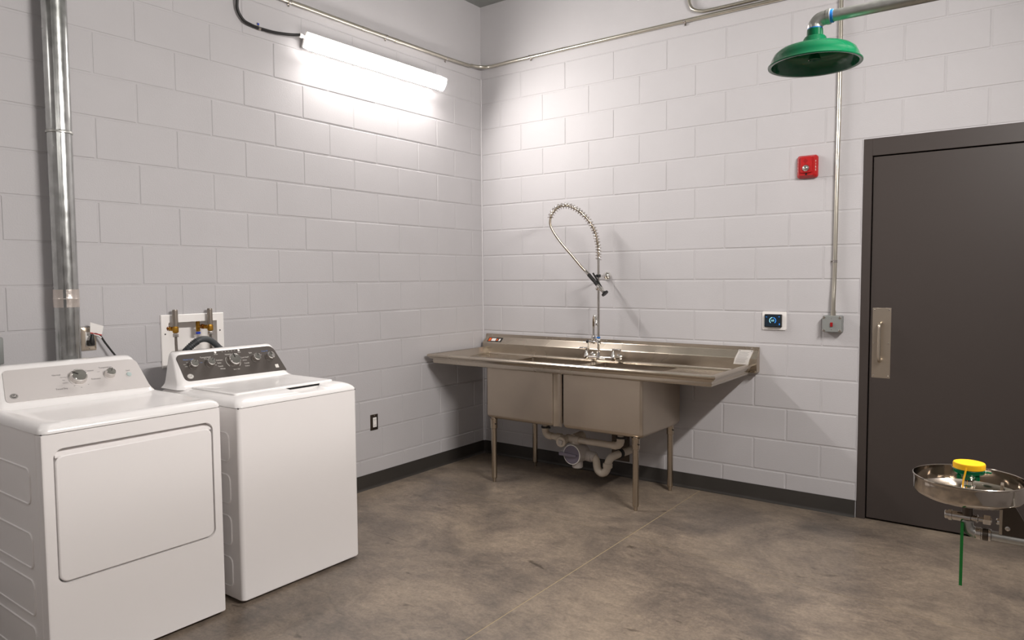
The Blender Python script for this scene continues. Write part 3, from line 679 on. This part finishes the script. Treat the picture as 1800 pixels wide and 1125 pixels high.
def logo(t_, pn_, y, v, r, m1, m2, asp=1.15):
    b_ = part('logo', MB().rings([[pn_.at(y+r*asp*math.cos(a), v+r*math.sin(a), h) for a in [2*PI*i/24 for i in range(24)]] for h in (.001, .0022)]), m1, t_, 'round logo badge')
    mb_ = MB(); text_mb(mb_, 'GE', r*1.15, pn_.at(y, v, .0022), (0, 1, 0), pn_.t); part('lettering', mb_, m2, b_)
    part('ring', MB().tube([pn_.at(y+r*.86*asp*math.cos(a), v+r*.86*math.sin(a), .0022) for a in [2*PI*i/24 for i in range(25)]], .0007, 5, False), m2, b_)
logo(t, pn, -3.4912, .0318, .0125, 'ink_dark', 'ink_white')

# washer
WY0, WY1, WXF = -2.822, -2.146, .884
t = thing('washing_machine', (.54, -2.484, 0), 'white top loading washing machine with dark grey control panel', 'washing machine')
machine_body(t, WY0, WY1, WXF, .880)
emboss(t, WY0, [(.28, .812, .636, .765), (.28, .812, .446, .576), (.28, .812, .256, .389), (.28, .812, .066, .2)])
mb = MB(); R = lambda i, z, r=.03: [Vector((x, y, z)) for x, y in rrect(.205+i*.3, WXF+.005-i, WY0-.002+i*.8, WY1+.002-i*.8, r, 6)]
mb.rings([R(0, .8825), R(.0005, .889), R(.010, .901), R(.026, .911), R(.05, .919), R(.08, .9235), R(.11, .925)])
dk = part('top', mb, 'enamel', t)
# scoop for the lid handle cut out of the front edge
cut = MB(); cut.prism([(-2.515, .93), (-2.30, .93), (-2.312, .9125), (-2.345, .9025), (-2.47, .9025), (-2.50, .9125)], lambda u, v, d: Vector((d, u, v)), .792, .95)
co = part('cutter', cut, 'enamel', t); bpy.context.view_layer.update()
md = dk.modifiers.new('cut', 'BOOLEAN'); md.operation = 'DIFFERENCE'; md.object = co; md.solver = 'EXACT'
bpy.context.view_layer.update(); nm = bpy.data.meshes.new_from_object(dk.evaluated_get(bpy.context.evaluated_depsgraph_get()))
dk.modifiers.clear(); wn = dk.modifiers.new('wn', 'WEIGHTED_NORMAL'); wn.keep_sharp = True; dk.data = nm; nm.name = 'top'; bpy.data.objects.remove(co, do_unlink=True)
part('top_seam', MB().box((.215, WY0+.004, .878), (WXF-.003, WY1-.004, .884)), 'ink_dark', t)
ld_ = part('lid', MB().rings([[Vector((x, y, z)) for x, y in rrect(.40+i, .775-i, -2.765+i, -2.205-i, [.012, .02, .02, .012], 4)] for i, z in ((0, .922), (0, .928), (.003, .9305), (.02, .9315), (.06, .929), (.09, .9285))]), 'enamel', t)
part('lid_slot_shade', MB().box((.775, -2.507, .9145), (.794, -2.306, .9235)), 'dark_gap', t, 'dark strip painted as the shade in the finger slot under the lid edge')  # solid dark strip: shade of the undercut finger slot put in as colour
levels = [(.918, .395, .006, .03), (.927, .374, .018, .03), (.938, .362, .026, .03), (.955, .349, .031, .03), (1.02, .3075, .042, .03), (1.066, .278, .050, .03), (1.078, .270, .054, .03), (1.086, .260, .060, .03), (1.0905, .245, .07, .03)]
console(t, WY0, WY1, levels)
pn = Panel((.35, .945), (.265, 1.078)); pn.o += pn.n*.0045
cp_ = part('control_panel', face(pn, quad_round([(-2.179, .0), (-2.212, .157), (-2.764, .152), (-2.760, .003)], [.003, .034, .026, .03]), -.008, .0012), 'panel_dark', t, 'dark grey control panel')
for y, r, a in ((-2.6949, .0225, .7), (-2.6052, .0225, .8), (-2.4726, .034, -.1), (-2.3412, .0225, .4), (-2.2559, .0225, .1)): knob(t, pn, y, .0885, r, 'panel_dark', a)
mb = MB(); mbb = MB()
for s_, y, v, sz in (('Temperature', -2.6156, .1254, .011), ('Normal', -2.4888, .1295, .0105), ('Spin', -2.359, .1259, .011), ('Delicates', -2.5468, .1012, .0095), ('Bulky', -2.5526, .0851, .0095), ('Towels', -2.5521, .0659, .0095), ('Whites', -2.5454, .0505, .0095), ('Cold Wash', -2.4014, .1021, .0095), ('Active', -2.4067, .0862, .0095), ('Casuals', -2.4009, .0679, .0095), ('Colors', -2.4036, .0517, .0095),
        ('Rinse', -2.5545, .1365, .009), ('Start', -2.4202, .1355, .009), ('Drain + Spin', -2.47, .039, .007), ('Warm', -2.618, .116, .006), ('Hot', -2.575, .076, .006), ('Small', -2.716, .106, .006), ('Large', -2.73, .085, .006), ('Med', -2.735, .096, .006), ('Off', -2.38, .104, .006), ('Off', -2.30, .108, .006)):
    text_mb(mb, s_, sz, pn.at(y, v, .0012), Rv, pn.t)
for i in range(5):
    y = -2.5143+.0179*i; q = [pn.at(y+a, .146+b, .0014) for a, b in ((-.004, .005), (0, -.001), (.004, .005), (0, .001))]; mb.rings([q, [p+pn.n*.0004 for p in q]])
for s_, y, v in (('Water Level', -2.7073, .1223), ('Deep Fill', -2.2697, .1275), ('Cold', -2.648, .098)): text_mb(mbb, s_, .011 if s_ != 'Cold' else .007, pn.at(y, v, .0012), Rv, pn.t)
part('lettering', mb, 'ink_white', cp_); part('lettering', mbb, 'ink_blue', cp_, 'blue lettering')
for y in (-2.5545, -2.4202): part('push_button', MB().lathe(pn.at(y, .1475, .001), pn.n, [(.0065, 0), (.006, .0015), (.004, .002)], 16), 'white_plastic', t)
for (a0_, a1_) in ((2.5, 3.9), (-.9, 0.)):
    part('dial_mark', MB().tube([pn.at(-2.4726+.0405*math.cos(a), .0885+.0405*math.sin(a), .0014) for a in [a0_+(a1_-a0_)*i/10 for i in range(11)]], .001, 5), 'ink_white', cp_)
part('badge', face(pn, rrect(-2.240, -2.2195, .020, .041, .002, 3), .001, .002), 'ink_white', t)
logo(t, pn, -2.7265, .029, .0135, 'ink_white', 'ink_dark', 1.2)

# ------------------------------------------------------------------ dryer exhaust duct
t = thing('exhaust_duct', (.105, -3.175, .0), 'tall galvanised round duct rising behind the dryer', 'duct')
dx, dy = .078, -3.1655
part('duct_section', MB().lathe((dx, dy, .30), (0, 0, 1), [(.0515, 0), (.0515, 1.06)], 36), 'galvanised', t)
part('duct_section', MB().lathe((dx, dy, 1.36), (0, 0, 1), [(.0505, 0), (.0505, .76)], 36), 'galvanised', t)
part('duct_section', MB().lathe((dx, dy, 2.12), (0, 0, 1), [(.0515, 0), (.0515, CEIL-2.12)], 36), 'galvanised', t)
part('collar', MB().lathe((dx, dy, 2.113), (0, 0, 1), [(.0505, 0), (.0545, .002), (.0550, .008), (.0535, .012), (.0515, .014)], 36), 'galv_pipe', t)
part('foil_tape', MB().lathe((dx, dy, 1.325), (0, 0, 1), [(.0522, 0), (.0526, .02), (.0532, .037), (.0545, .040), (.0526, .044), (.0523, .06), (.0522, .082)], 36), 'foil_tape', t, 'shiny foil tape band')
sa = math.radians(-28)
part('seam', MB().box((dx+.0505, dy-.006, .30), (dx+.0535, dy+.006, CEIL), .001, 1, mtx=Matrix.Translation((dx, dy, 0)) @ Matrix.Rotation(sa, 4, 'Z') @ Matrix.Translation((-dx, -dy, 0))), 'galvanised', t)

# ------------------------------------------------------------------ outlets
def outlet(name, y0, y1, z0, z1, label, platem, recm):
    t_ = thing(name, (0, (y0+y1)/2, z0), label, 'outlet'); f = lambda u, v, d: Vector((d, u, v))
    Fx = lambda poly, d: [Vector((d, u, v)) for u, v in poly]
    cy2, cz2 = (y0+y1)/2, (z0+z1)/2
    mb_ = MB(); mb_.rings([Fx(rrect(y0, y1, z0, z1, .002, 2), -.001), Fx(rrect(y0, y1, z0, z1, .002, 2), .002), Fx(rrect(cy2-.019, cy2+.019, cz2-.037, cz2+.037, .002, 2), .0075)])
    part('wall_plate', mb_, platem, t_)
    rc = part('receptacle', MB().box((.006, cy2-.0165, cz2-.0335), (.0095, cy2+.0165, cz2+.0335), .001, 1), recm, t_)
    for dz in (-.02, .02):
        for dy_ in (-.006, .006): part('slot', MB().box((.0092, cy2+dy_-.001, cz2+dz-.004), (.0098, cy2+dy_+.001, cz2+dz+.005)), 'dark_gap', rc)
        part('slot', MB().cyl((.0092, cy2, cz2+dz-.009), (.0098, cy2, cz2+dz-.009), .002, n=8), 'dark_gap', rc)
    for dz in (-.047, .047): part('screw', MB().lathe((.004, cy2, cz2+dz), (1, 0, 0), [(.0035, 0), (.003, .0022)], 8), 'chrome_satin', t_)
    return t_
outlet('wall_outlet', -3.0785, -3.0105, 1.110, 1.2215, 'wall outlet with a black plug beside the duct', 'plate_steel', 'white_plastic')
outlet('wall_outlet', -1.2535, -1.185, .399, .508, 'low wall outlet with dark plate right of the washing machine', 'plate_dark', 'white_plastic')
solo('receptacle_box', MB().box((0, -3.50, 1.081), (.03, -3.4055, 1.2), .006, 2), 'grey_box', 'grey receptacle box at the left picture edge above the dryer', 'outlet')
# power cord with plug, a part of the dryer
pc_ = part('power_cord', MB().tube(smooth_path([(.034, -3.041, 1.186), (.034, -3.033, 1.192), (.034, -3.018, 1.188), (.034, -3.000, 1.172), (.036, -2.985, 1.145), (.04, -2.962, 1.108), (.05, -2.936, 1.062), (.07, -2.92, 1.0), (.09, -2.915, .9)], 6), .0048, 8), 'black_rubber', DRYER, 'black power cord')
part('plug', MB().rings([[Vector((.009+d, -3.0445+u*sx, 1.147+v)) for u, v in rrect(-.014, .014, -.013, .013, .005, 3)] for d, sx in ((0, 1), (.018, 1.05), (.03, .9))]).tube([(.030, -3.0445, 1.145), (.036, -3.0445, 1.155), (.036, -3.044, 1.172), (.034, -3.041, 1.187)], [.013, .012, .009, .007], 10), 'black_rubber', pc_)
part('paper_tag', MB().rings([[Vector((.036+d, y, z)) for y, z in ((-3.052, 1.195), (-2.999, 1.180), (-2.990, 1.226), (-3.049, 1.248))] for d in (0, .0012)]), 'white_card', pc_, 'white paper tag with a red edge')
part('red_edge', MB().rings([[Vector((.0376+d, y, z)) for y, z in ((-3.052, 1.195), (-2.999, 1.180), (-2.9985, 1.185), (-3.0518, 1.200))] for d in (0, .001)]), 'red', pc_)
part('tag_loop', MB().tube(smooth_path([(.033, -3.04, 1.192), (.033, -3.026, 1.187), (.033, -3.012, 1.181), (.033, -3.000, 1.170)], 4), .0058, 8), 'white_card', pc_)

# ------------------------------------------------------------------ washer supply box
t = thing('washer_supply_box', (.0, -2.516, .99), 'white recessed supply box on the wall behind the washing machine', 'supply box')
mb = MB(); Fx = lambda u0_, u1_, v0_, v1_, d: [Vector((d, u, v)) for u, v in ((u0_, v0_), (u1_, v0_), (u1_, v1_), (u0_, v1_))]
mb.rings([Fx(-2.6925, -2.3365, .985, 1.2645, 0), Fx(-2.6925, -2.3365, .985, 1.2645, .006), Fx(-2.689, -2.340, .9885, 1.261, .009), Fx(-2.6535, -2.3785, 1.022, 1.2225, .009), Fx(-2.6535, -2.3785, 1.022, 1.2225, -.085)], cap0=False)
part('box', mb, 'white_plastic', t)
for y, z in ((-2.672, 1.163), (-2.361, 1.166)): part('screw', MB().lathe((.009, y, z), (1, 0, 0), [(.0045, 0), (.003, .002)], 8), 'chrome_dark', t)
for y, hm_ in ((-2.63, 'red'), (-2.434, 'blue_valve')):
    va = part('valve', MB().cyl((-.03, y-.034, 1.2235), (-.03, y-.034, 1.165), .011, n=12).cyl((-.03, y-.034, 1.192), (.02, y-.012, 1.192), .0095, n=12).lathe((.035, y, 1.168), (0, 0, 1), [(.011, 0), (.0155, .004), (.0155, .028), (.012, .036)], 8).cyl((.0, y-.02, 1.19), (.035, y, 1.185), .009, n=12), 'brass', t)
    part('valve_nut', MB().lathe((.0, y-.024, 1.192), (1, .3, 0), [(.014, -.006), (.014, .008)], 6), 'brass_dark', va)
    part('valve_handle', MB().box((-.036, y-.046, 1.15), (-.02, y-.024, 1.162), .003, 2), hm_, va)
    part('arrestor', MB().lathe((.035, y, 1.203), (0, 0, 1), [(.0125, 0), (.014, .004), (.014, .082), (.012, .088)], 16), 'arrestor', t)
for y, lb in ((-2.63, 'left braided supply hose behind the washing machine'), (-2.434, 'right braided supply hose behind the washing machine')):
    h_ = thing('supply_hose', (.04, y, .6), lb, 'hose', 'washer supply hoses')
    part('hose', MB().tube(smooth_path([(.035, y, 1.150), (.035, y+.0005, 1.10), (.04, y+.001, 1.03), (.06, y+.005, .9), (.1, y+.01, .7)], 5), .0072, 10), 'braid', h_)
    part('hose_nut', MB().lathe((.035, y, 1.145), (0, 0, 1), [(.0085, 0), (.015, .003), (.015, .018), (.012, .023)], 8), 'chrome_satin', h_)
t = thing('drain_hose', (.09, -2.5, .6), 'dark grey ribbed drain hose arching behind the washing machine', 'hose')
hp2 = smooth_path([(.01, -2.598, 1.032), (.06, -2.600, 1.058), (.088, -2.594, 1.085), (.095, -2.563, 1.112), (.10, -2.538, 1.127), (.10, -2.512, 1.131), (.10, -2.485, 1.126), (.10, -2.458, 1.109), (.10, -2.432, 1.084), (.11, -2.41, 1.05), (.12, -2.40, .95), (.13, -2.40, .7)], 8)
part('hose', MB().tube(hp2, .0165, 14), 'hose_grey', t)
for i in range(10, 30, 2): part('rib', MB().lathe(hp2[i], hp2[i+1]-hp2[i-1], [(.0165, -.003), (.0195, -.0015), (.0195, .0015), (.0165, .003)], 14, False), 'hose_grey', t)

# ------------------------------------------------------------------ emergency shower
EY = -2.40
t = thing('emergency_shower', (3.15, EY, 2.04), 'green emergency shower head on a galvanised arm near the ceiling', 'shower')
sx_, sz_ = 3.1515, 2.0475
pf = [(.126, .0), (.127, .003), (.120, .010), (.117, .020), (.110, .034), (.098, .044), (.080, .050), (.055, .0545), (.040, .058), (.034, .066), (.031, .074), (.0275, .079), (.0225, .080), (.0215, .100), (.019, .102)]
pin = [(.019, .06), (.035, .054), (.055, .05), (.078, .0455), (.095, .040), (.106, .031), (.1125, .019), (.115, .009), (.117, .001), (.124, -.0005), (.126, .0)]
mb = MB(); mb.lathe((sx_, EY, sz_), (0, 0, 1), pf, 48, cap=False); mb.lathe((sx_, EY, sz_), (0, 0, 1), pin, 48, cap=False)
bmesh.ops.remove_doubles(mb.bm, verts=mb.bm.verts, dist=2e-5)
hd_ = part('shower_head', mb, 'green', t, 'glossy green bell shaped head')
part('nozzle', MB().lathe((sx_, EY, sz_+.056), (0, 0, -1), [(.013, 0), (.011, .012), (.013, .026), (.017, .038), (.017, .041), (.0145, .042), (.011, .03), (.004, .012)], 18), 'green', hd_)
pz = 2.176
part('elbow', MB().tube(smooth_path([(sx_, EY, sz_+.096), (sx_, EY, sz_+.108), (sx_+.004, EY, pz-.012), (sx_+.014, EY, pz-.003), (sx_+.032, EY, pz)], 5), .0198, 16).lathe((sx_, EY, sz_+.102), (0, 0, 1), [(.0205, 0), (.0205, .010), (.0185, .012)], 18).lathe((sx_+.030, EY, pz), (1, 0, 0), [(.0185, 0), (.0215, .002), (.0215, .011), (.019, .012)], 18), 'galv_pipe', t)
part('blue_band', MB().cyl((sx_, EY, sz_+.098), (sx_, EY, sz_+.1035), .0207, n=18).cyl((sx_+.041, EY, pz), (sx_+.049, EY, pz), .0182, n=18), 'blue_tape', t, 'blue thread sealing tape')
part('arm', MB().cyl((sx_+.03, EY, pz), (3.96, EY, pz), .0163, n=20), 'galv_pipe', t)
part('wall_mount', MB().cyl((3.96, EY, pz), (XR, EY, pz), .0163, n=16).lathe((XR, EY, pz), (-1, 0, 0), [(.05, 0), (.05, .008), (.025, .014)], 18), 'galv_pipe', t)

# ------------------------------------------------------------------ eyewash
t = thing('eyewash_station', (3.56, EY, 0), 'steel bowl eyewash with yellow cap in front of the dark door', 'eyewash')
ex, ez = 3.5545, .9155
mb = MB()
mb.lathe((ex, EY, ez), (0, 0, 1), [(.1275, 0), (.1290, -.001), (.1290, -.0035), (.1275, -.005), (.1268, -.012), (.1262, -.040), (.120, -.048), (.105, -.056), (.080, -.064), (.045, -.071), (.02, -.074)], 56, cap=False)
mb.lathe((ex, EY, ez), (0, 0, 1), [(.1275, 0), (.1262, -.003), (.1255, -.040), (.118, -.046), (.103, -.054), (.078, -.062), (.043, -.069), (.02, -.071)], 56, cap=False)
part('bowl', mb, 'bowl_steel', t, 'polished stainless steel bowl')
part('drain_neck', MB().lathe((ex, EY, .8445), (0, 0, -1), [(.028, 0), (.026, .006), (.013, .010), (.013, .032)], 18), 'plate_dark', t)
part('stem', MB().lathe((ex, EY, .842), (0, 0, 1), [(.016, 0), (.016, .05), (.0125, .052), (.0125, .07)], 16), 'chrome', t)
gh = part('spray_head', MB().lathe((ex, EY, .905), (0, 0, 1), [(.012, 0), (.013, .008), (.024, .013), (.030, .018), (.0355, .022), (.0365, .030), (.034, .033)], 28), 'green', t, 'green spray head')
part('tab', MB().box((ex+.03, EY-.004, .929), (ex+.05, EY+.004, .934), .001, 1), 'green', gh)
for q in (-1, 1): part('flow_screw', MB().cyl((ex+q*.02, EY-.02, .912), (ex+q*.02, EY-.02, .922), .006, n=10), 'green', gh)
cp2 = part('cap', MB().lathe((ex, EY, .937), (0, 0, 1), [(.0345, 0), (.0365, .001), (.0370, .012), (.0355, .0155), (.030, .0165), (.018, .0158), (.006, .0165)], 36), 'yellow', t, 'yellow dust cap')
part('strap', MB().tube(smooth_path([(ex-.004, EY-.0368, .945), (ex-.006, EY-.039, .930), (ex-.009, EY-.036, .915), (ex-.0105, EY-.032, .898), (ex-.0105, EY-.028, .880), (ex-.010, EY-.02, .862)], 4), .0022, 6), 'yellow', cp2)
vz = .806
v_ = part('valve', MB().lathe((3.503, EY, vz), (1, 0, 0), [(.010, 0), (.0115, .002), (.0115, .008), (.0145, .009), (.0145, .016), (.0115, .017), (.0125, .019), (.0125, .058), (.009, .060), (.0085, .070), (.011, .071), (.0115, .0735), (.007, .076), (.006, .105)], 20), 'chrome_satin', t)
part('nut', MB().lathe((3.589, EY, vz+.001), (1, 0, 0), [(.0125, 0), (.0135, .002), (.0135, .015), (.0125, .017)], 6).lathe((3.617, EY, vz+.002), (1, 0, 0), [(.006, 0), (.0085, .002), (.0085, .007), (.006, .009)], 12), 'chrome', v_)
part('flag_handle', MB().rings([[Vector((3.5395+.0072*x+(EY-y)*.066, y, z)) for y, z in ((EY-.02, .795), (EY+.045, .795), (EY+.06, .655), (EY-.035, .632))] for x in (0, 1)]), 'green_flag', t, 'green push flag seen edge on')
part('body_elbow', MB().tube(smooth_path([(ex, EY, .80), (ex, EY, .787), (ex+.004, EY, .777), (ex+.014, EY, .770), (ex+.03, EY, .7685), (ex+.05, EY, .7685)], 4), .0145, 14), 'galv_pipe', t)
part('union', MB().lathe((ex+.018, EY, .7685), (1, 0, 0), [(.015, 0), (.0165, .002), (.0165, .012), (.0145, .013), (.0145, .028), (.0165, .029), (.0165, .034), (.0135, .036)], 18), 'chrome_satin', t)
part('union_band', MB().cyl((ex+.034, EY, .7685), (ex+.046, EY, .7685), .0162, n=18), 'plate_dark', t)
part('supply_arm', MB().cyl((ex+.05, EY, .7685), (3.96, EY, .7685), .0128, n=18), 'galv_pipe', t)
mb = MB().rings([[Vector((x, EY+d, z)) for x, z in ((3.628, .905), (3.640, .885), (3.688, .80), (3.688, .778), (3.628, .778))] for d in (-.012, -.009)])
bk = part('bracket', mb, 'plate_dark', t, 'angled metal bracket plate')
part('bracket_edge', MB().box((3.624, EY-.014, .778), (3.631, EY+.014, .908), .001, 1), 'plate_steel', bk)
part('bolt', MB().lathe((3.642, EY-.012, .797), (0, -1, 0), [(.006, 0), (.0058, .003), (.003, .0035), (.003, .002)], 14), 'chrome', bk)
part('stanchion', MB().cyl((3.96, EY, .012), (3.96, EY, pz-.02), .0163, n=18).lathe((3.96, EY, 0), (0, 0, 1), [(.07, 0), (.07, .010), (.03, .016), (.024, .04)], 22), 'galv_pipe', t)
